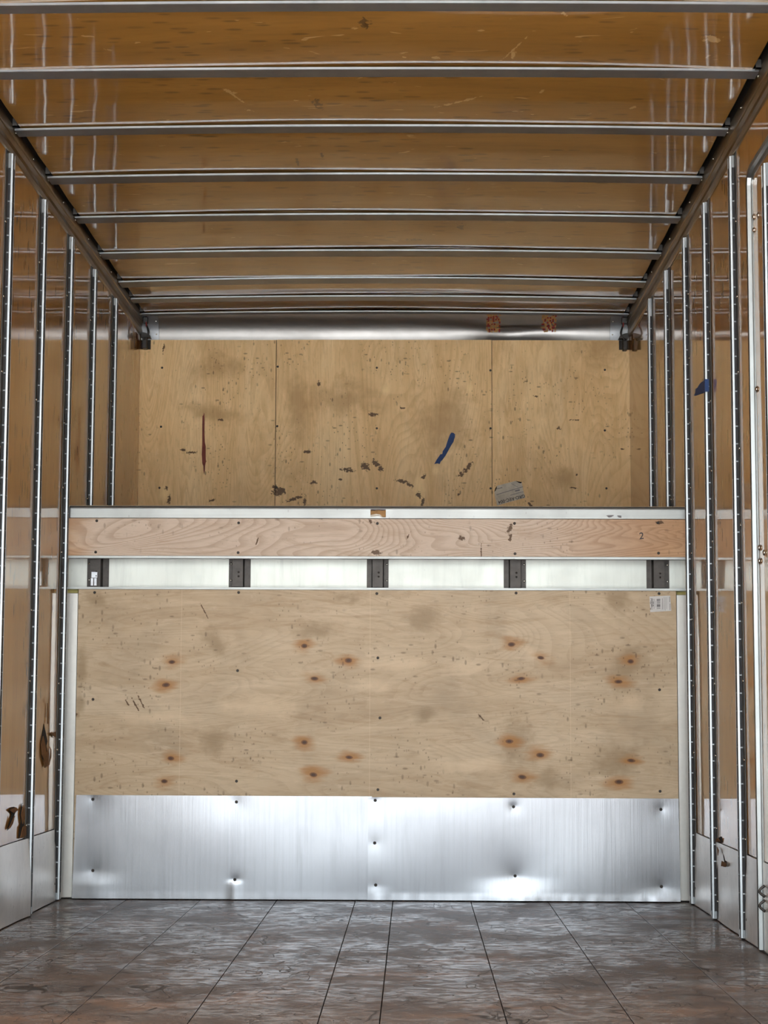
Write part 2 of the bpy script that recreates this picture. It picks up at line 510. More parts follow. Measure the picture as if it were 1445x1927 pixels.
# what is left of the varnish: a thin clear coat, worn off in patches and along the cracks
n5 = t.noise((16, 30, 1), 8, .82, .3, loc=(5, 2, 0))
cw = t.math('MULTIPLY', t.rng(n5, .56, .44), t.rng(t.noise((2.6, 2.0, 1), 5, .75, loc=(2, 7, 0)), .60, .42))
cw = t.math('MULTIPLY', t.math('ADD', .05, t.math('MULTIPLY', cw, .70)), t.math('SUBTRACT', 1.0, crack))
t.set(Base_Color=c, Roughness=.5, Specular_IOR_Level=.3, Coat_Weight=cw, Coat_Roughness=.17, Coat_IOR=1.45,
      Normal=t.bump(t.math('SUBTRACT', t.math('ADD', n2, t.math('MULTIPLY', n3, .5)), crack), .35, .003))
M['floor'] = t.m

UP_G = [(525, 925, 16, 9, 0), (553, 938, 22, 4, -18), (518, 917, 8, 5, 0), (655, 884, 16, 5, 5), (688, 878, 11, 8, 40), (708, 872, 12, 6, 35), (716, 882, 7, 5, 60),
        (880, 880, 17, 5, -50), (868, 893, 6, 6, 0), (757, 906, 14, 4, 10), (770, 912, 10, 4, 30), (578, 850, 11, 3.5, 0), (702, 780, 11, 4, 5), (573, 944, 4, 9, 0), (788, 932, 10, 5, 60),
        (795, 945, 4, 12, 10), (590, 908, 7, 4, 0), (797, 896, 4, 6, 40), (640, 902, 4, 3, 0), (862, 930, 4, 4, 0), (313, 918, 4, 5, 0), (318, 940, 4, 12, 10), (362, 852, 12, 3, 0), (345, 847, 7, 3, 0), (398, 942, 9, 3, -15),
        (414, 790, 7, 2.5, 10), (385, 868, 7, 2, 0), (308, 655, 2.5, 12, 10), (760, 768, 11, 1.8, 0), (1082, 790, 12, 1.8, 0), (1080, 918, 7, 2.5, 0), (1052, 806, 5, 3, 0), (1008, 746, 5, 2, 10), (997, 950, 3, 10, -40), (1172, 845, 5, 2, 0), (1085, 893, 2, 3, 0), (600, 722, 5, 6, 0)]
UP_P = [(790, 920, 14, 26, 10), (725, 735, 8, 9, 0), (820, 885, 6, 9, 0), (884, 732, 6, 10, 0), (310, 930, 10, 14, 0)]
UP_S = [(400, 780, 60, 20, 10), (640, 750, 70, 30, 0), (840, 800, 60, 60, 0), (1060, 900, 30, 20, 0), (560, 760, 20, 70, 0), (1130, 650, 40, 40, 0), (410, 690, 50, 20, 0)]
def ply_up(nm, u0, u1):
    pick = lambda L: px_marks([m for m in L if u0 - 12 < m[0] < u1 + 12], D2)
    return plywood(nm, (.74, .49, .225), (.82, .565, .28), (.88, .65, .36), 'z', 46, .22, pick(UP_G), (), pick(UP_S), pick(UP_P), .35, .5, fleck=.6)


M['up0'] = ply_up('birch plywood upright grain, left', 262, 520)
M['up1'] = ply_up('birch plywood upright grain, middle', 520, 924)
M['up2'] = ply_up('birch plywood upright grain, right', 927, 1186)
KN = [(324, 1246), (313, 1289), (573, 1216), (656, 1243), (592, 1277), (322, 1427), (310, 1470), (573, 1397), (657, 1425), (590, 1458), (962, 1213), (1017, 1238), (980, 1277), (1186, 1245), (1163, 1283), (958, 1395), (1016, 1421), (982, 1462), (1187, 1431), (1164, 1471)]
krnd = random.Random(3)
LO_K = px_marks([(u, v, 6.5 + krnd.random() * 2.5, 3.6 + krnd.random() * 1.4, -8 + krnd.random() * 16) for u, v in KN], D1)
LO_S = [(402, 1208, 26, 22, 0), (400, 1392, 24, 24, 0), (800, 1165, 26, 26, 0), (800, 1345, 18, 16, 0), (150, 1322, 9, 20, 0), (147, 1345, 5, 8, 0), (600, 1190, 40, 16, 0), (1180, 1260, 26, 50, 20), (1160, 1430, 40, 30, 0), (1160, 1130, 22, 26, 0), (185, 1130, 26, 16, 20), (650, 1125, 30, 12, 0), (975, 1400, 30, 50, 0), (1030, 1470, 40, 20, 0), (155, 1250, 10, 40, 0)]
LO_P = [(760, 1250, 60, 14, 0), (870, 1255, 40, 14, 0), (480, 1330, 70, 16, 0), (1000, 1230, 20, 10, 40), (1180, 1320, 30, 16, 0), (890, 1440, 60, 14, 0), (700, 1290, 40, 14, 0), (300, 1350, 60, 12, 0)]
LO_G = [(255, 1325, 2, 14, -30), (267, 1322, 2, 16, -28), (240, 1322, 2, 9, -30), (143, 1345, 5, 5, 0), (385, 1150, 1.5, 22, -28), (905, 1350, 2, 10, -40)]
M['ply_low'] = plywood('knotty birch plywood', (.48, .355, .225), (.56, .43, .285), (.65, .52, .37), 'x', 44, .17, px_marks(LO_G, D1), LO_K, px_marks(LO_S, D1), px_marks(LO_P, D1), .45, .5, fleck=.5, seams=(-.735, -.02, .735))
FA_G = [(958, 998, 6, 14, 25), (708, 1041, 11, 5, 10), (697, 983, 4, 5, 0), (960, 1012, 4, 8, 10), (1238, 985, 8, 4, 0), (905, 1040, 1.5, 16, 0), (485, 1020, 2, 10, 20), (768, 1010, 2, 10, 25), (868, 1015, 8, 5, 30)]
M['ply_fascia'] = plywood('pale maple veneer board', (.52, .395, .295), (.59, .465, .365), (.65, .53, .425), 'x', 74, .42, px_marks(FA_G, D1), (), (), (), .12, .5, warm_ends=(.80, .52, .27), fleck=.4)

# ------------------------------------------------------------------ setting: yard, truck shell
g = MB().grid(lambda a, b: (-40 + 80 * a, -60 + 70 * b, -0.92), 8, 8, False).build('ground', M['asphalt'])
tag(g, 'pale concrete yard outside the open rear end of the truck', kind='structure')

fl = empty('floor', (0, Y0, 0))
tag(fl, 'worn dark brown wooden truck floor running back to the metal kick sheets', kind='structure')
seam = [-1.18, -0.9234, -0.6478, -0.3634, -0.0703, 0.0697, 0.3593, 0.6468, 0.9352, 1.18]
for a, b in zip(seam, seam[1:]):
    e = 0.0012
    dz = random.uniform(-.0003, .0003)
    prof = [(a + e, -.032), (b - e, -.032), (b - e, dz - .0008), (b - e - .0008, dz), (a + e + .0008, dz), (a + e, dz - .0008)]
    m = MB().prism([(x, z) for x, z in prof], 1, Y0, D1 + .05)
    m.build('floor_plank', M['floor'], fl)
MB().box(-1.22, 1.22, Y0, D1 + .1, -.09, -.033).build('floor_base', M['steel'], fl)


def wall_sheet(m, s, y0, y1, z0, z1, th=.004):
    """a lining sheet with a slight ripple between the posts"""
    def fn(a, b):
        y = y0 + (y1 - y0) * a; z = z0 + (z1 - z0) * b
        return (s * (W2 + .0012 * math.sin(y * 5.3 + z * 1.7 + s)), y, z)
    m.slab(fn, (s * th, 0, 0), max(6, int((y1 - y0) / .08)), 24)


SEAM_Z = .266
walls = {}
for s, nm, lab in ((-1, 'wall_left', 'left wall lined with glossy varnished plywood between bare metal posts'),
                   (1, 'wall_right', 'right wall lined with glossy varnished plywood beside the side door')):
    wl_ = empty(nm, (s * W2, Y0, 0))
    tag(wl_, lab, kind='structure')
    walls[s] = wl_
    x0, x1 = sorted((s * (W2 + .012), s * (W2 + .05)))
    MB().box(x0, x1, Y0, D2 + .15, -.09, 2.75).build('outer_panel', M['shell'], wl_)
    m = MB()
    if s < 0:
        wall_sheet(m, s, Y0, D1 + .06, SEAM_Z + .0015, 2.60)
        wall_sheet(m, s, D1 + .065, D2 + .03, 1.40, 2.60)
    else:
        wall_sheet(m, s, 5.80, D1 + .06, SEAM_Z + .0015, 2.60)
        wall_sheet(m, s, D1 + .065, D2 + .03, 1.40, 2.60)
        wall_sheet(m, s, Y0, 5.798, 2.372, 2.60)
        wall_sheet(m, s, Y0, 3.5, SEAM_Z + .0015, 2.37)
    m.build('wall_lining', M['wall'], wl_)

LY = [5.49, 6.081, 6.643, 7.183, 7.722, 8.277]
RY = [6.081, 6.650, 7.155, 7.696, 8.233]


def scuff(s, y0, y1, flap=False):
    m = MB()
    def fn(a, b):
        y = y0 + (y1 - y0) * a; z = .004 + (SEAM_Z - .0055) * b
        off = .004 + .0016 * math.sin(a * 5 + b * 3 + y0 * 7)
        if flap: off += .016 * a ** 4 * (1 - .6 * b) + .004 * math.sin(b * 4)
        return (s * (W2 - off), y, z)
    m.slab(fn, (s * .0035, 0, 0), 14, 10)
    m.build('scuff_plate', M['scuff'], walls[s])


scuff(-1, LY[1] + .034, LY[2] - .022, True)
scuff(-1, LY[2] + .034, LY[3] - .034)
scuff(-1, LY[0] + .03, LY[1] - .034)
scuff(-1, Y0 + .02, LY[0] - .034)
scuff(1, RY[1] + .034, RY[2] - .034)
scuff(1, RY[0] + .034, RY[1] - .034)
scuff(1, 5.80, RY[0] - .034)
scuff(1, Y0 + .02, 3.5)

# ---- splintered damage in the wall linings (real torn pieces lying in and over a dark hole)
def torn(s, hole, flaps, name):
    x = s * (W2 - .0015)
    o = MB().plate([(y, z) for y, z in hole], 0, x, -s * .0012).build(name, M['hole'], walls[s])
    for fl_ in flaps:
        m = MB()
        pts = [(s * (W2 - .003 - d), y, z) for y, z, d in fl_]
        n = len(pts)
        vs = pts + [(px_ - s * .0022, y, z) for px_, y, z in pts]
        fs = [tuple(range(n)), tuple(range(n, 2 * n))[::-1]] + [(i, (i + 1) % n, n + (i + 1) % n, n + i) for i in range(n)]
        m.add(vs, fs)
        m.build('splinter', M['torn'], o)
    return o


L = lambda *q: [yz(u, v, -W2) for u, v in q]
RW = lambda *q: [yz(u, v, W2) for u, v in q]
P3 = lambda pts, *h: [(a, b, d) for (a, b), d in zip(pts, h)]
torn(-1, L((80, 1372), (81.5, 1362), (83.5, 1372), (86.5, 1387), (88.5, 1395), (86, 1403), (88, 1420), (90, 1432), (88, 1442), (83.5, 1432), (80, 1434), (76.5, 1420), (75.5, 1403), (77.5, 1385)),
     [P3(L((75, 1400), (78, 1385), (79.5, 1402), (80.5, 1425), (79, 1433), (75.5, 1420)), .001, .002, .007, .010, .006, .002),
      P3(L((90, 1405), (92.5, 1410), (92, 1425), (88.5, 1440), (88, 1425), (89, 1412)), .002, .003, .004, .003, .010, .008),
      P3(L((86.5, 1323), (87.8, 1330), (87.2, 1362), (85.8, 1362)), .001, .001, .003, .002),
      P3(L((90, 1381), (101, 1377), (102, 1388), (96, 1384)), .002, .002, .003, .002),
      P3(L((78, 1430), (81, 1445), (86, 1440), (84, 1420), (82, 1412)), .002, .002, .005, .012, .010)], 'splintered_hole')
torn(-1, L((16, 1523), (25, 1518), (33, 1523), (27, 1530), (22, 1545), (17, 1558), (12, 1563), (16, 1548), (21, 1533)),
     [P3(L((15, 1524), (25, 1519), (30, 1524), (22, 1530)), .001, .004, .005, .002), P3(L((13, 1560), (19, 1543), (22, 1535), (20, 1550), (16, 1558)), .001, .004, .006, .003, .001)], 'torn_veneer')
torn(-1, L((40, 1511), (41.5, 1528), (44, 1550), (45, 1576), (34, 1578), (34.5, 1568), (38, 1545), (36, 1532)),
     [P3(L((35, 1577), (38, 1556), (43, 1552), (44.5, 1570), (42, 1576)), .001, .005, .006, .004, .001), P3(L((37, 1533), (40, 1514), (41.5, 1540), (39, 1550)), .001, .003, .005, .002)], 'torn_veneer')
torn(1, RW((1349, 1585), (1353, 1577), (1358, 1574), (1360, 1580), (1361, 1586), (1355, 1587)),
     [P3(RW((1350, 1584), (1353, 1578), (1357, 1577), (1359, 1584)), .002, .006, .007, .002)], 'torn_veneer')
torn(1, RW((1354, 1592), (1359, 1597), (1361, 1604), (1357, 1612), (1353, 1606)), [P3(RW((1355, 1594), (1359, 1600), (1357, 1610)), .006, .008, .007)], 'torn_liner')
torn(1, RW((1361, 1604), (1364, 1611), (1366, 1619), (1374, 1624), (1372, 1631), (1369, 1631), (1370, 1650), (1371, 1664), (1369.5, 1665), (1367.5, 1632), (1362, 1631), (1364, 1621)),
     [P3(RW((1362, 1630), (1365, 1620), (1374, 1625), (1372, 1631)), .005, .008, .009, .006)], 'torn_liner')

# ---- lower bulkhead and attic end wall
wb = MB().box(-W2, W2, D1 + .05, D1 + .054, -.03, 1.47).build('wall_back', M['skin'])
tag(wb, 'bare aluminium bulkhead skin seen between the dark steel uprights under the attic', kind='structure')
for s_, a_, b_ in ((-1, -1.1795, -1.131), (1, 1.1385, 1.1795)):
    MB().box(a_, b_, D1 + .0, D1 + .049, .004, 1.146).build('corner_strip', M['white'], wb, bevel=.002)
MB().box(-W2 - .01, W2 + .01, D1 + .058, D1 + .08, -.09, 1.46).build('outer_panel', M['shell'], wb)
wf = MB().box(-W2 - .01, W2 + .01, D2 + .05, D2 + .08, 1.40, 2.75).build('wall_front', M['screw'])
tag(wf, 'end wall of the attic over the cab, behind the plywood panels', kind='structure')

# ---- ceiling
def crown(x, y=0.0, c=.013):
    return -c * (x / 1.16) ** 2


ce = empty('ceiling', (0, Y0, 2.6))
tag(ce, 'glossy varnished plywood ceiling above the row of metal roof bows', kind='structure')
BOW = [(4.985, .062), (5.520, .070), (6.078, .070), (6.640, .085), (7.195, .085), (7.775, .100), (8.295, .105), (8.655, .085), (8.990, .045)]
bys = [BOW[0][0] - .55 * k for k in range(6, 0, -1)] + [b[0] for b in BOW]


def ceil_z(x, y):
    z = ZR + .0115 + crown(x)
    d = min(abs(y - b - .04) for b in bys)
    z -= .0045 * min(1, d / .27) ** 1.3                   # sags between the bows
    lift = math.exp(-((x + .05 + .5 * math.sin(y * 2.1)) / .5) ** 2)
    z += .006 * lift * math.exp(-(d / .06) ** 2)
    z += .0018 * mnoise.noise((x * 1.7, y * 2.3, 3.1))
    return z


m = MB()
m.slab(lambda a, b: (-1.146 + 2.290 * a, Y0 + (9.03 - Y0) * b, ceil_z(-1.146 + 2.290 * a, Y0 + (9.03 - Y0) * b)), (0, 0, .005), 48, 260)
m.build('ceiling_lining', M['ceiling'], ce)
MB().box(-W2 - .05, W2 + .05, Y0, D2 + .15, 2.66, 2.70).build('roof_skin', M['steel'], ce)

bow_words = ['nearest roof bow, cut by the top edge of the picture', 'second roof bow back from the top edge of the picture', 'third roof bow back, the one with the ceiling lifted off it',
             'fourth roof bow from the top edge of the picture', 'fifth roof bow from the top edge, in the middle of the row', 'sixth roof bow from the top edge of the picture',
             'arched roof bow, third from the attic end of the row', 'roof bow next to last before the curved nose sheet', 'thin last roof bow against the curved nose sheet']


def make_bow(y, w, i):
    r = empty('roof_bow', (0, y + w / 2, ZR - .012))
    tag(r, 'galvanised ' + bow_words[i], 'roof bow', 'galvanised roof bows across the ceiling')
    c = .020 if i == 6 else .013
    if i < 2: c = .008
    n = 24
    h = .0075 if i < 8 else .006
    m = MB()
    prof = [(0, h), (0, .0012), (.0012, 0), (w - .0012, 0), (w, .0012), (w, h)]   # y, z of the hat
    for k in range(n):
        xa, xb = -1.164 + 2.328 * k / n, -1.164 + 2.328 * (k + 1) / n
        za, zb = ZR + crown(xa, 0, c), ZR + crown(xb, 0, c)
        if i == 6: za += .004; zb += .004
        vs = [(xa, y + q, za + p) for q, p in prof] + [(xb, y + q, zb + p) for q, p in prof]
        np_ = len(prof)
        fs = [(j, (j + 1) % np_, np_ + (j + 1) % np_, np_ + j) for j in range(np_)]
        if k == 0: fs.append(tuple(range(np_))[::-1])
        if k == n - 1: fs.append(tuple(range(np_, 2 * np_)))
        m.add(vs, fs, True)
    o = m.build('bow_channel', M['galv'], r)
    for p in o.data.polygons: p.use_smooth = False
    # end clips in the gap beside the ceiling lining
    for s in (-1, 1):
        q = MB()
        x0, x1 = sorted((s * 1.150, s * 1.166))
        q.box(x0, x1, y - .026, y - .012, ZR - .008, ZR - .004)
        q.box(x0, x1, y - .026, y - .022, ZR - .008, ZR + .02)
        q.build('end_clip', M['flange'], r)
    return r


for i, (y, w_) in enumerate(BOW): make_bow(y, w_, i)

# ---- top rails along both walls
for s, nm, lab in ((-1, 'trim_1', 'riveted aluminium top rail along the left wall under the ceiling'), (1, 'trim_2', 'riveted aluminium top rail along the right wall under the ceiling')):
    r = empty(nm, (s * W2, Y0, 2.5))
    tag(r, lab, kind='structure')
    zl = 2.514 if s < 0 else 2.504
    prof = [(1.1800, zl - .006), (1.1745, zl - .002), (1.1700, zl + .012), (1.1735, zl + .032), (1.1700, zl + .048), (1.1712, zl + .0505), (1.1670, zl + .053), (1.1660, zl + .057), (1.1700, zl + .060), (1.1690, 2.578), (1.1670, 2.594), (1.1660, 2.600), (1.1800, 2.600)]
    MB().prism([(s * x, z) for x, z in prof], 1, Y0, 9.09).build('rail', M['trimrail'], r)
    xa_, xb_ = sorted((s * 1.1675, s * 1.1800))
    MB().box(xa_, xb_, Y0, 9.09, 2.6005, 2.66).build('gap_shade_box', M['screw'], r)  # dark box added so the gap beside the ceiling lining reads as shade
    q = MB()
    for y in bys:
        for dy in (-.02, .28):
            q.dome((s * 1.1670, y + .05 + dy, 2.588), (-s, 0, 0), .0052, .004)
    o = q.build('rivets', M['rivet'], r); o['kind'] = 'stuff'

# ------------------------------------------------------------------ wall posts
def make_post(s, y, z0, z1, label):
    r = empty('wall_post', (s * W2, y, z0))
    tag(r, label, 'wall post', 'slotted aluminium wall posts')
    X = lambda d: s * (W2 - d)
    # hat section: flanges, stepped cheeks, crown with a groove
    prof = [(-.0225, .0008), (-.0225, .0105), (-.0185, .0110), (-.0170, .0165), (-.0150, .0175), (-.0115, .0175), (-.0105, .0155), (.0105, .0155), (.0115, .0175),
            (.0150, .0175), (.0170, .0165), (.0185, .0110), (.0225, .0105), (.0225, .0008)]
    MB().prism([(X(d), y + q) for q, d in prof], 2, z0, z1).build('post_body', M['post'], r)
    for c in (-1, 1):
        a, b = sorted((y + c * .0227, y + c * .060)); xa, xb = sorted((X(.0008), X(.0032)))
        fo = MB().box(xa, xb, a, b, z0, z1 + (.02 if z1 > 2.4 else 0)).build('flange', M['flange'], r)
        q = MB()
        z = z0 + (.06 if c < 0 else .135)
        while z < z1 - .04:
            q.dome((X(.0032), y + c * .051, z), (-s, 0, 0), .0058, .0042)
            z += .245
        o = q.build('rivets', M['rivet'], fo); o['kind'] = 'stuff'
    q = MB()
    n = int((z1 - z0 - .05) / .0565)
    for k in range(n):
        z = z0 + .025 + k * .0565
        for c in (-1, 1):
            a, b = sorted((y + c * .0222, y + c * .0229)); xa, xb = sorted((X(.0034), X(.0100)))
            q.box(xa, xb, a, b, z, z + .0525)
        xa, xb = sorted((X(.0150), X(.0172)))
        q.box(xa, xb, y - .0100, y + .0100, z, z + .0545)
    o = q.build('slot_shade', M['post_dark'], r); o['kind'] = 'stuff'  # dark strips stand in for shade in the slots and crown groove
    return r


ZT = 2.506
words_l = ['out of view', 'wall post at the left edge of the picture, running its full height', 'wall post on the left wall just before the splintered hole', 'wall post on the left wall standing at the left end of the attic board',
           'wall post inside the attic on the left wall, the nearer of two', 'wall post inside the attic on the left wall, beside the plywood end panel']
words_r = ['wall post on the right wall just beyond the side door trim', 'wall post on the right wall wrapped by a scrap of blue tape', 'wall post on the right wall standing at the right end of the attic board',
           'wall post inside the attic on the right wall, nearer the cargo space', 'wall post inside the attic on the right wall, nearest the plywood end panel']
for i in range(1, 6):
    make_post(-1, LY[i], .006 if i < 4 else 1.492, ZT - (.0 if i < 5 else .0), 'metal ' + words_l[i])
for i in range(5):
    make_post(1, RY[i], .006 if i < 3 else 1.492, ZT - .010, 'metal ' + words_r[i])

# ------------------------------------------------------------------ side door in the right wall
dr = empty('door_1', (W2, 5.76, 0))
tag(dr, 'side door in the right wall with a white metal edge trim', kind='structure')
m = MB(); wall_sheet(m, 1, 3.52, 5.742, SEAM_Z + .0015, 2.338); m.build('door_panel', M['wall'], dr)
m = MB(); m.box(W2 - .003, W2 + .002, 3.52, 5.742, .006, SEAM_Z - .0015); m.build('scuff_plate', M['scuff'], dr)
YT, ZTR = 5.757, 2.352
path = [(3.52, ZTR), (5.70, ZTR), (5.728, ZTR - .004), (5.748, ZTR - .016), (YT, ZTR - .04), (YT, .008)]
m = MB()
prev = None
for k, (y, z) in enumerate(path):
    a = path[max(k - 1, 0)]; b = path[min(k + 1, len(path) - 1)]
    d = Vector((0, b[0] - a[0], b[1] - a[1])).normalized()
    nn = Vector((0, -d.z, d.y)) * -1                       # in the wall plane, towards the door
    prof = [(.020, 0), (.020, .004), (.006, .005), (.0045, .016), (-.004, .0185), (-.010, .0165), (-.011, .004), (-.024, .0035), (-.024, 0)]
    vs = [(W2 - dd, y + nn.y * q, z + nn.z * q) for q, dd in prof]
    if prev is not None:
        n = len(prof)
        m.add(prev + vs, [(i, (i + 1) % n, n + (i + 1) % n, n + i) for i in range(n)])
    prev = vs
m.build('edge_trim', M['door_trim'], dr)
q = MB()
for u, v in ((1425, 405), (1414, 412), (1414, 437), (1418, 736), (1424, 1032), (1424, 1057), (1436, 1040)):
    y, z = yz(u, v, W2 - .004)
    if y > 5.735: y = 5.728
    q.dome((W2 - .0005, y, z), (-1, 0, 0), .010, .006, 8, 2)
for k in range(9):
    q.dome((W2 - .0038, 5.777, .2 + k * .26), (-1, 0, 0), .0058, .004)
o = q.build('door_bolts', M['rivet'], dr); o['kind'] = 'stuff'
for v in (1674, 1701):
    y, z = yz(1433, v, W2 - .004)
    pts = [(W2 - .004 - .016 * math.sin(math.pi * k / 10), 5.712, z - .016 + .032 * k / 10) for k in range(11)]
    MB().tube(pts, .004).build('latch_loop', M['steel'], dr)
make_post(1, 5.49, .006, 2.30, 'metal wall post on the side door at the right edge of the picture')

# ------------------------------------------------------------------ lower bulkhead liner
pl = empty('plywood_panel', (0, D1, 0.003))
tag(pl, 'wide knotty plywood panel lining the lower bulkhead above the metal kick sheets', 'plywood panel')
YP = D1 - .012
x0, z1 = -1.129, 1.160
x1 = 1.1365
pb = MB().box(x0, x1, YP, D1, .004, z1).build('board', M['ply_low'], pl, bevel=.0012)
for u, v in ((175, 1316), (447, 1262), (711, 1238), (715, 1351), (445, 1470), (711, 1486), (967, 1494), (1241, 1298), (1242, 1489), (178, 1115), (449, 1115), (709, 1117), (971, 1116), (1240, 1117)):
    a, b = xz(u, v, YP)
    MB().screw((a, YP, min(b, 1.150)), (0, -1, 0)).build('screw', M['screw'], pb)
# the framing the panel is screwed to
MB().box(x0 + .02, x1 - .02, D1 + .001, D1 + .048, .004, 1.10).build('backing', M['steel'], pl)


def kick(xl_b, xl_t, xr_b, xr_t, ztop, y, dents, label, lips):
    r = empty('kick_sheet', ((xl_b + xr_b) / 2, y, .004))
    tag(r, label, 'metal sheet', 'aluminium kick sheets')
    def fn(a, b):
        z = .004 + (ztop - .004) * b
        xl = xl_b + (xl_t - xl_b) * b; xr = xr_b + (xr_t - xr_b) * b
        x = xl + (xr - xl) * a
        d = .0070 + .0030 * mnoise.noise((x * 2.1, z * 3.3, 4.2 + xl_b))
        d += .0012 * math.sin(x * 3.1 + 1) * (b - .5)
        for dx, dz, am, sg in dents:
            rr = ((x - dx) ** 2 + ((z - dz) * 1.0) ** 2)
            d -= (1.3 if dz < .13 else 2.2) * am * math.exp(-math.sqrt(rr + 1e-6) / sg)
            if dz > .13: continue
            q = min(1.0, max(0.0, (dz - z) / (1.1 * sg)))
            d += 1.6 * am * math.exp(-((x - dx) / (1.5 * sg)) ** 2) * q * q * (3 - 2 * q)        # buckled out below the screw
        d += lips * .0012 * max(0, 1 - b * 14) * (1 + mnoise.noise((x * 30, 0, 0)))
        return (x, y - max(d, -.0005), z)
    sh = MB().slab(fn, (0, .0008, 0), 150, 60).build('sheet', M['kick'], r)
    for dx, dz, am, sg in dents:
        a = (dx - xl_b) / (xr_b - xl_b)
        p = fn(a, (dz - .004) / (ztop - .004))
        MB().screw((dx, p[1] - .0004, dz), (0, -1, 0), .0062, .003).build('screw', M['screw'], sh)
    return r


YK = YP - .002
dl = [(*xz(u, v, YK), am, sg) for u, v, am, sg in ((175, 1504, .0014, .035), (175, 1638, .0022, .05), (445, 1509, .0016, .05), (442, 1655, .0020, .014))]
dr_ = [(*xz(u, v, YK), am, sg) for u, v, am, sg in ((706, 1506, .0022, .04), (705, 1586, .0008, .03), (707, 1665, .0008, .03), (966, 1518, .0016, .014), (969, 1648, .0052, .075), (1243, 1523, .0014, .03), (1244, 1668, .0026, .05))]
kick(-1.1287, -1.1200, -.010, -.010, .3855, YK, dl, 'left brushed aluminium kick sheet below the knotty plywood panel', .3)
kick(-.0245, -.0245, 1.1375, 1.1345, .3825, YK - .0035, dr_, 'right brushed aluminium kick sheet with a big dent at its lower screw', 1)

# foam strips in the top corners
for s, (u0, u1, v0, v1), lab in ((-1, (124, 147, 1109, 1120), 'yellow foam strip left of the knotty plywood panel, in the corner under the attic'), (1, (1272, 1291, 1113, 1124), 'yellow foam strip right of the knotty plywood panel, above the white corner strip')):
    xa, za = xz(u0, v1, D1 + .02); xb, zb = xz(u1, v0, D1 + .02)
    m = MB()
    m.grid(lambda a, b: (xa + (xb - xa) * a, D1 + .02 - .004 * math.sin(math.pi * b) - .0015 * mnoise.noise((a * 4, b * 3, s)), za + (zb - za) * b), 8, 4)
    m.box(xa, xb, D1 + .02, D1 + .049, za, zb)
    tag(m.build('foam_strip', M['foam']), lab, 'foam strip')

# ------------------------------------------------------------------ framing and attic
YF = D1 - .030                                             # face of the attic board
ust = ['under the left end of the attic board', 'second from the left under the attic board', 'under the middle of the attic board', 'fourth from the left under the attic board', 'under the right end of the attic board, above the barcode label']
for i, (ua, ub) in enumerate(((163, 204), (430, 471), (690, 731), (948, 990), (1217, 1260))):
    xa = on(ua, 1080, 1, D1 + .035).x; xb = on(ub, 1080, 1, D1 + .035).x
    r = empty('steel_upright', ((xa + xb) / 2, D1 + .03, 1.1))
    tag(r, 'dark steel upright ' + ust[i], 'steel upright', 'steel uprights under the attic board')
    w_ = xb - xa
    fx = xa + w_ * (.20 if i < 2 else .27); fy = xa + w_ * (.68 if i < 2 else .74)
    ys, yf = D1 + .0495, D1 + .012
    prof = [(xa, ys), (xa, ys - .003), (fx - .004, ys - .003), (fx, yf), (fy, yf), (fy + .004, ys - .003), (xb, ys - .003), (xb, ys)]
    m = MB()
    k = len(prof)
    m.add([(x, y, 1.172) for x, y in prof] + [(x, y, 1.455) for x, y in prof], [tuple(range(k)), tuple(range(k, 2 * k))[::-1]] + [(j, (j + 1) % k, k + (j + 1) % k, k + j) for j in range(k)])
    hc = m.build('hat_channel', M['steel'], r)
    rx = (xa + fx) / 2 if i < 2 else (fy + xb) / 2 + .004
    for z in (1.199, 1.262):
        MB().dome((rx, ys - .003, z), (0, -1, 0), .0045, .003).build('rivet', M['rivet'], hc)
    for z in (1.222, 1.206):
        MB().dome(((fx + fy) / 2 + .004, yf, z + .006), (0, -1, 0), .004, .002).build('bolt_head', M['screw'], hc)
    if i == 0:
        MB().box(fx + .006, fx + .028, yf - .0015, yf, 1.205, 1.227).build('clip_plate', M['steel_bare'], r)
        MB().box(fx + .004, fx + .013, yf - .0012, yf, 1.175, 1.203).build('bare_patch', M['steel_bare'], r)
        MB().box(fx + .017, fx + .026, yf - .0012, yf, 1.175, 1.203).build('bare_patch', M['steel_bare'], r)

ad = empty('attic_deck', (0, D1, 1.28))
tag(ad, 'attic deck over the cab with its bare aluminium edge rail and ledge', 'deck')
MB().box(-W2 + .002, W2 - .002, YF + .018, D2 - .014, 1.462, 1.480).build('deck_board', M['ply_low'], ad)
za, zb, zc, zd = 1.4330, 1.4785, 1.2895, 1.2795
_, z_rt = xz(710, 954, YF - .006); _, z_rb = xz(710, 976, YF - .006); _, z_fb = xz(710, 1047, YF); _, z_tb = xz(710, 1052, YF - .004)
xl, _ = xz(131, 965, YF); xr, _ = xz(1291, 965, YF)
prof = [(YF - .004, z_rb), (YF - .007, z_rb + .0015), (YF - .0075, z_rb + .036), (YF - .006, z_rt - .004), (YF - .003, z_rt), (YF + .015, z_rt), (YF + .017, z_rt - .004), (YF + .017, z_rb)]
er = MB().prism(prof, 0, xl + .004, xr - .004).build('edge_rail', M['rail'], ad)
for s in (-1, 1):
    a = xl if s < 0 else xr - .004
    MB().box(a - .004, a + .008, YF - .004, YF + .016, z_rb + .002, z_rt - .002).build('rail_end_cap', M['black'], er)
MB().box(xl, xr, YF + .004, YF + .017, z_rt, z_rt + .0035).build('rail_shadow_strip', M['screw'], er)  # dark strip painted in for the shadow line along the rail top
prof = [(YF - .004, z_tb), (YF - .006, z_tb + .001), (YF - .006, z_fb - .001), (YF - .004, z_fb), (YF + .014, z_fb), (YF + .014, z_tb)]
MB().prism(prof, 0, xl - .004, xr + .003).build('lower_edge_trim', M['rail'], ad)
MB().box(xl, xr, YF + .0145, D1 + .009, z_tb + .004, z_tb + .012).build('deck_soffit', M['steel'], ad)
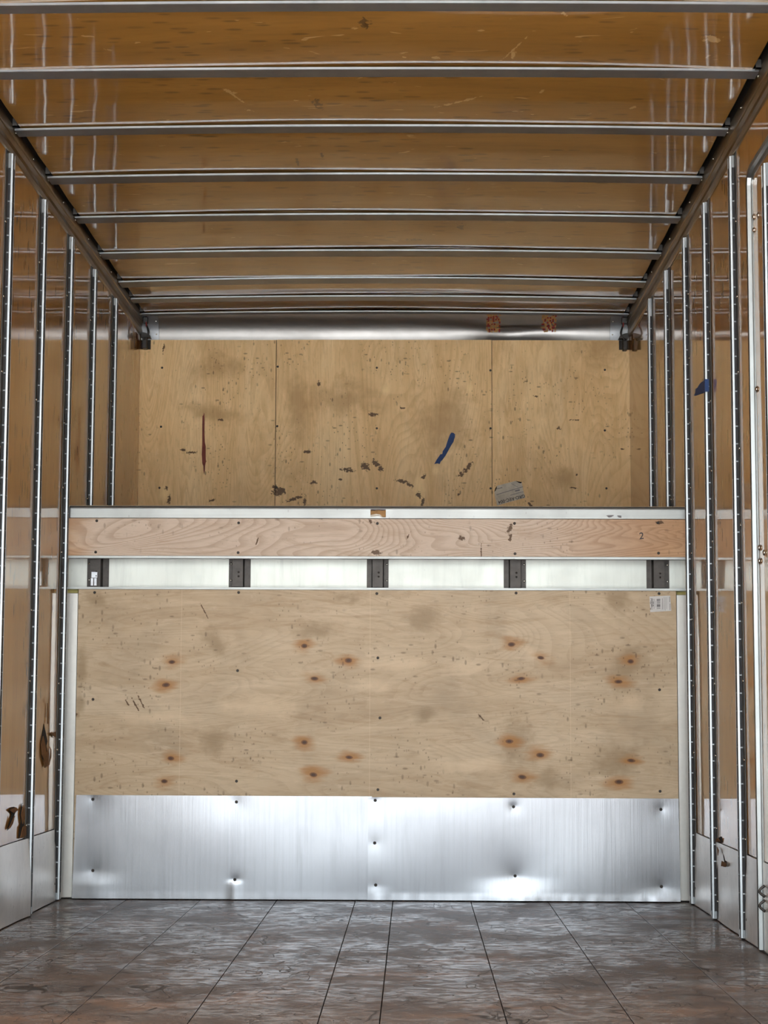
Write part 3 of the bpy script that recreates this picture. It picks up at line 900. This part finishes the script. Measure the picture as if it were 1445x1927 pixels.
MB().box(xl, xr, YF + .0185, YF + .03, z_fb, 1.461).build('deck_header', M['steel'], ad)
# ledge on top of the lower panel
_, zl0 = xz(710, 1110.5, YP - .004); _, zl1 = xz(710, 1106, YP - .004)
MB().prism([(YP - .003, zl0), (YP - .0045, zl0 + .001), (YP - .0045, zl1), (D1 + .048, zl1), (D1 + .048, zl1 - .002), (YP - .001, zl1 - .002), (YP - .001, zl0)], 0, -1.172, 1.172).build('ledge_trim', M['rail'], ad)

fb = empty('fascia_board', (0, YF, z_fb))
tag(fb, 'pale veneered board with swirling grain across the front of the attic deck', 'board')
fbb = MB().box(xl - .003, xr + .002, YF, YF + .0135, z_fb + .0003, z_rb - .0003).build('board', M['ply_fascia'], fb, bevel=.0008)
for u, v in ((182, 980), (180, 1039), (449, 984), (448, 1040), (710, 985), (968, 985), (969, 1042), (1238, 984), (1239, 1041)):
    a, b = xz(u, v, YF)
    MB().screw((a, YF, b), (0, -1, 0), .0055, .0022).build('screw', M['screw'], fbb)
a, b = xz(1207, 1009, YF - .0005)
text_mesh('handwritten_number', '2', .036, M['ink'], fbb, (a, YF - .0004, b), (1, 0, .1), (0, 0, 1), .0002)

# upper plywood panels
zt = 2.487
zb_ = 1.483
for xa, xb, lab, sc_ in ((-1.183, -.5238, 'left upright plywood panel on the attic end wall, with a strip of red tape', ((305, 692), (303, 803), (300, 918))),
                         (-.5208, .5172, 'middle and widest plywood panel on the attic end wall, gouged near its bottom', ((520.8, 690), (518.9, 802), (517.4, 917), (709, 692), (709, 806), (709, 919), (922.8, 697), (923, 806), (923, 919))),
                         (.5198, 1.183, 'right upright plywood panel on the attic end wall, with an upside down label', ((1138, 696), (1138, 810), (1141, 919)))):
    r = empty('plywood_panel', ((xa + xb) / 2, D2, zb_))
    tag(r, lab, 'plywood panel', 'plywood panels on the attic end wall')
    m = MB()
    no = .052
    if xa < -1: out = [(xa, zb_), (xb, zb_), (xb, zt), (xa + no, zt), (xa + no, zt - .047), (xa, zt - .047)]
    elif xb > 1: out = [(xa, zb_), (xb, zb_), (xb, zt - .047), (xb - no, zt - .047), (xb - no, zt), (xa, zt)]
    else: out = [(xa, zb_), (xb, zb_), (xb, zt + .0015), (xa, zt + .0015)]
    ub_ = m.plate(out, 1, D2, .012).build('board', M['up0' if xa < -1 else 'up2' if xb > 1 else 'up1'], r)
    for u, v in sc_:
        a, b = xz(u, v, D2)
        MB().screw((min(max(a, xa + .006), xb - .006), D2, b), (0, -1, 0), .0055, .0022).build('screw', M['screw'], ub_)

# curved nose sheet above the panels
ns = empty('nose_sheet', (0, D2 - .02, zt))
tag(ns, 'curved bare metal nose sheet between the attic plywood and the last roof bow', 'metal sheet')


def nose(x, b, proud=0.0):
    th = b * math.radians(62)
    R = .135
    y = D2 + .004 - R * (1 - math.cos(th)) - proud
    z = zt + .0005 + R * math.sin(th) * 1.02
    # the long dent on the right half
    k = math.exp(-((x - .66) / .26) ** 2) * math.exp(-((b - .30) / .34) ** 2)
    k2 = math.exp(-((x - .60) / .10) ** 2) * math.exp(-((b - .1) / .3) ** 2)
    y += .020 * k + .012 * k2
    z += .004 * k
    y += .0012 * mnoise.noise((x * 2.5, b * 1.2, 8.0))
    return (x, y, z)


xe0, xe1 = -1.0909, 1.0872
MB().slab(lambda a, b: nose(xe0 + (xe1 - xe0) * a, b), (0, .001, 0), 120, 16).build('curved_sheet', M['nose'], ns)
for xa, xb in ((-1.178, xe0 - .001), (xe1 + .001, 1.178)):
    MB().slab(lambda a, b: nose(xa + (xb - xa) * a, b, .0015), (0, .001, 0), 8, 12).build('end_plate', M['galv'], ns)
    q = MB()
    for b in (.18, .62):
        for xx in (xa + .012, xb - .012):
            p = nose(xx, b, .002); q.dome(p, (0, -1, -.4), .004, .003)
    o = q.build('rivets', M['rivet'], ns); o['kind'] = 'stuff'

# orange stickers on the nose sheet
for ua, ub, lab in ((915, 941, 'peeling orange sticker with red print on the nose sheet, the left of two'), (1019, 1046, 'peeling orange sticker with red print on the nose sheet, the right of two')):
    r = empty('torn_sticker', (on(ua, 607, 1, D2 - .01).x, D2 - .02, zt + .05))
    tag(r, lab, 'sticker', 'peeling stickers on the nose sheet')
    xa, xb = on(ua, 607, 1, D2 - .02).x, on(ub, 607, 1, D2 - .02).x
    rr = random.Random(ua)
    m = MB(); q = MB()
    N = 11
    for i in range(N):
        for j in range(N):
            if rr.random() < .28: continue
            a0, a1 = xa + (xb - xa) * i / N, xa + (xb - xa) * (i + 1 + .3) / N
            b0, b1 = .26 + .64 * j / N, .26 + .64 * (j + 1) / N
            tgt, pr = (q, .0031) if rr.random() < .30 else (m, .0024)
            vs = [nose(a0, b0, pr), nose(a1, b0 + rr.uniform(-.02, .02), pr), nose(a1, b1, pr), nose(a0, b1 + rr.uniform(-.02, .02), pr)]
            vs += [(x, y + .0008, z) for x, y, z in vs]
            tgt.add(vs, [(0, 1, 2, 3), (7, 6, 5, 4), (0, 4, 5, 1), (1, 5, 6, 2), (2, 6, 7, 3), (3, 7, 4, 0)])
    m.build('paper_scraps', M['orange'], r); q.build('red_print', M['redink'], r)

# corner lamp housings with their wires
for s, lab in ((-1, 'black lamp housing with loose wires in the left top corner of the attic'), (1, 'black lamp housing with loose wires in the right top corner of the attic')):
    yb = D2 - .052
    ua, ub, vt, vb = (261, 276, 636, 655) if s < 0 else (1173, 1184, 638, 658)
    xa, zb2 = xz(ua, vb, yb); xb, zt2 = xz(ub, vt, yb)
    if s < 0: xa = -1.166
    else: xb = 1.166
    r = empty('corner_lamp', ((xa + xb) / 2, yb + .02, zb2))
    tag(r, lab, 'lamp', 'corner lamp housings')
    hs = MB().box(xa, xb, yb, D2 - .002, zb2, zt2 + .004).build('housing', M['black'], r, bevel=.003)
    m = MB()
    cx0, cx1 = (xa - .004, xb + .020) if s < 0 else (xa - .022, xb + .004)
    prof = []
    for k in range(13):
        f = k / 12
        x = cx0 + (cx1 - cx0) * f
        e = f if s < 0 else 1 - f
        prof.append((x, zt2 + .003 + .024 * (math.cos(e * math.pi / 2) ** .5 if e > .0 else 1)))
    prof += [(cx1, zt2 + .001), (cx0, zt2 + .001)]
    m.prism(prof, 1, yb - .012, yb + .030)
    m.build('hood', M['black'], hs, bevel=.0015)
    cxm = (xa + xb) / 2
    t0 = Vector((s * 1.150, yb + .005, 2.592))
    for j, (off, mt) in enumerate(((0, 'wire'), (.006, 'wire'), (.012, 'wire_red'))):
        pts = []
        for k in range(15):
            f = k / 14
            swing = -s * (.045 - .012 * j) * math.sin(math.pi * f) ** 1.3
            p = t0 * (1 - f) + Vector((cxm, yb - .016, zt2 - .008 - .004 * j)) * f
            pts.append(p + Vector((swing * (f ** 1.2) + off * .3 * -s, -.015 * math.sin(math.pi * f) - off * .4, -.012 * math.sin(math.pi * f))))
        if mt == 'wire_red': pts = pts[:6]
        MB().tube(pts, .0032).build('wire', M[mt], r)
    MB().box(t0.x - .011, t0.x + .011, t0.y - .02, t0.y + .004, t0.z - .036, t0.z - .006).build('connector', M['wire'], r, bevel=.002)

# ------------------------------------------------------------------ tape, labels and stickers
def flat_patch(name, px, Y, th, mat, parent=None):
    out = [xz(u, v, Y) for u, v in px]
    return MB().plate(out, 1, Y, -th).build(name, mat, parent)


blue = [(849, 814), (853, 814.5), (856, 817), (856, 822), (853, 832), (849, 838), (843, 849), (838, 858), (832, 866), (829.5, 868), (827, 873.5), (824, 872), (820, 872.5), (817, 873.5), (821, 866), (828.5, 855), (832, 854.5), (833, 849), (838.5, 841), (842, 830), (846, 819)]
tag(flat_patch('tape_strip', blue, D2, .0006, M['tape']), 'long strip of blue masking tape stuck on the middle attic plywood panel', 'tape')
red = [(383.5, 777), (384.5, 778), (385, 790), (384.8, 815), (385.5, 832), (387, 840), (387, 858), (387.5, 868), (386, 876), (385.5, 886), (384, 893), (383, 886), (382.5, 877), (380.5, 872), (380, 862), (379.5, 855), (380.5, 835), (380.5, 800), (381, 783), (383, 781)]
tag(flat_patch('tape_strip', red, D2, .0006, M['redtape']), 'thin upright strip of worn red tape on the left attic plywood panel', 'tape')

# upside down stock label
r = empty('paper_label', (*xz(960, 950, D2), 0)); a, b = xz(960, 930, D2); r.location = (a, D2 - .001, b - .03)
tag(r, 'grubby paper label stuck upside down on the right attic plywood panel', 'label')
pp = flat_patch('paper', [(930.2, 925), (933, 921), (935.5, 914), (970, 905), (977, 908), (981.5, 906.5), (984, 921), (988.5, 936.5), (961, 944), (935.5, 951.5), (931.5, 936)], D2, .0005, M['paper_old'], r)
yt = D2 - .0007
p0 = Vector((*xz(986, 933, yt),)); p1 = Vector((*xz(939, 945, yt),))
d = Vector((p1.x - p0.x, 0, p1.y - p0.y)).normalized(); up = Vector((d.z, 0, -d.x))
if up.z > 0: up = -up
c_ = (p0 + p1) / 2
tx = text_mesh('stock_code', 'GRO-REC-004', .0215, M['ink'], pp, (c_.x, yt, c_.y), d, up, .0002)
for (u0, v0), (u1, v1), th in (((934, 931), (984, 916), 1.2), ((960, 932), (985, 925), .9), ((934, 920), (945, 917.5), 1.4), ((969, 924), (978, 922), 2.6), ((962, 910), (975, 917), .7)):
    dx, dy = u1 - u0, v1 - v0; L = math.hypot(dx, dy); nx, ny = -dy / L * th / 2, dx / L * th / 2
    flat_patch('print_line', [(u0 + nx, v0 + ny), (u1 + nx, v1 + ny), (u1 - nx, v1 - ny), (u0 - nx, v0 - ny)], D2 - .0006, .0002, M['ink_grey'], pp)
flat_patch('torn_corner', [(970, 905.2), (976, 906.2), (981.8, 907), (980.5, 909.5), (976.5, 908.8)], D2 - .0006, .0005, M['hole'], pp)
flat_patch('torn_corner', [(930, 925.5), (932, 919), (934.5, 914.5), (934.8, 918), (932.5, 923.5)], D2 - .0006, .0005, M['hole'], pp)

# white barcode label on the lower panel
a, b = xz(1243, 1150, YP)
r = empty('barcode_label', (a, YP - .001, b))
tag(r, 'small white barcode label in the top right corner of the knotty plywood panel', 'label')
pp = flat_patch('paper', [(1222, 1122.5), (1261, 1120.8), (1263, 1149.5), (1223.5, 1152)], YP, .0005, M['paper'], r)
yt = YP - .0007
a, b = xz(1226.2, 1137, yt)
text_mesh('print_heading', 'Tvg@ld', .0135, M['ink'], pp, (a, yt, b), (0.03, 0, 1), (-1, 0, .03), .0002)
brs = random.Random(5)
v = 1127.5
while v < 1146:
    hh_ = brs.choice((.5, .8, 1.2, 1.6))
    flat_patch('bar', [(1235.6, v), (1242.3, v - .3), (1242.3, v - .3 + hh_), (1235.6, v + hh_)], YP - .0006, .0002, M['ink'], pp)
    v += hh_ + brs.choice((.6, .8, 1.2))
for u, va, vb, th in ((1230.3, 1127, 1146, .7), (1233.4, 1131, 1143, .5), (1245.8, 1126, 1147, .9), (1249, 1124, 1147, .5), (1251.5, 1124, 1149, .5), (1254, 1124, 1146, .5), (1259.6, 1123, 1133, 1.0), (1260.2, 1136, 1148, 1.0)):
    flat_patch('print_line', [(u, va), (u + th, va), (u + th, vb), (u, vb)], YP - .0006, .0002, M['ink_grey'], pp)

# peeled sticker on the attic rail, and a scrap further right
YR = YF - .0076
a, b = xz(711, 974, YR)
r = empty('torn_sticker', (a, YR, b))
tag(r, 'torn orange and grey sticker in the middle of the attic edge rail', 'sticker')
flat_patch('orange_layer', [(697, 959.5), (726, 959.8), (726, 973.5), (720, 973), (715, 968.5), (708, 967), (697, 969)], YR, .0004, M['orange'], r)
flat_patch('grey_backing', [(697, 969), (708, 967), (716, 970), (724, 973.8), (719, 974), (712, 970.8), (702, 972.5), (697, 972.3)], YR, .0004, M['paper_old'], r)
flat_patch('dark_print', [(697.5, 957.8), (726, 957.8), (726, 960.2), (718, 961), (711, 959.6), (703, 961.2), (697.5, 960.6)], YR, .0004, M['ink_grey'], r)
a, b = xz(1155, 974, YR)
r = empty('sticker_scrap', (a, YR, b))
tag(r, 'two grey sticker scraps on the attic edge rail near its right end', 'sticker')
flat_patch('scrap', [(1140.5, 970), (1146, 969.3), (1156, 969.6), (1150, 973), (1146, 974.5)], YR, .0004, M['ink_grey'], r)
flat_patch('scrap', [(1161, 969.8), (1169, 970.5), (1169.5, 975), (1164, 974)], YR, .0004, M['ink_grey'], r)

# blue tape wrapped round the second right post
s = 1
y, z = RY[1], 1.872
m = MB()
z0_, z1_ = yz(1332, 735, W2 - .012)[1], yz(1332, 711, W2 - .012)[1]
yA = y - .0231
m.box(W2 - .0186, W2 - .0055, yA - .0006, yA, z0_, z1_)                       # over the near cheek
m.box(W2 - .0192, W2 - .0184, yA - .0006, y + .016, z0_, z1_)                 # over the crown
flag = [(y + .016, z0_ + .002), (y + .20, z0_ + .022), (y + .245, z0_ + .030), (y + .205, z0_ + .034), (y + .20, z0_ + .048), (y + .16, z0_ + .044), (y + .10, z1_ + .004), (y + .016, z1_)]
m.plate([(a, b) for a, b in flag], 0, W2 - .0192, .0008)
o = m.build('tape_scrap', M['tape'])
tag(o, 'torn scrap of blue masking tape wrapped round a right wall post', 'tape')
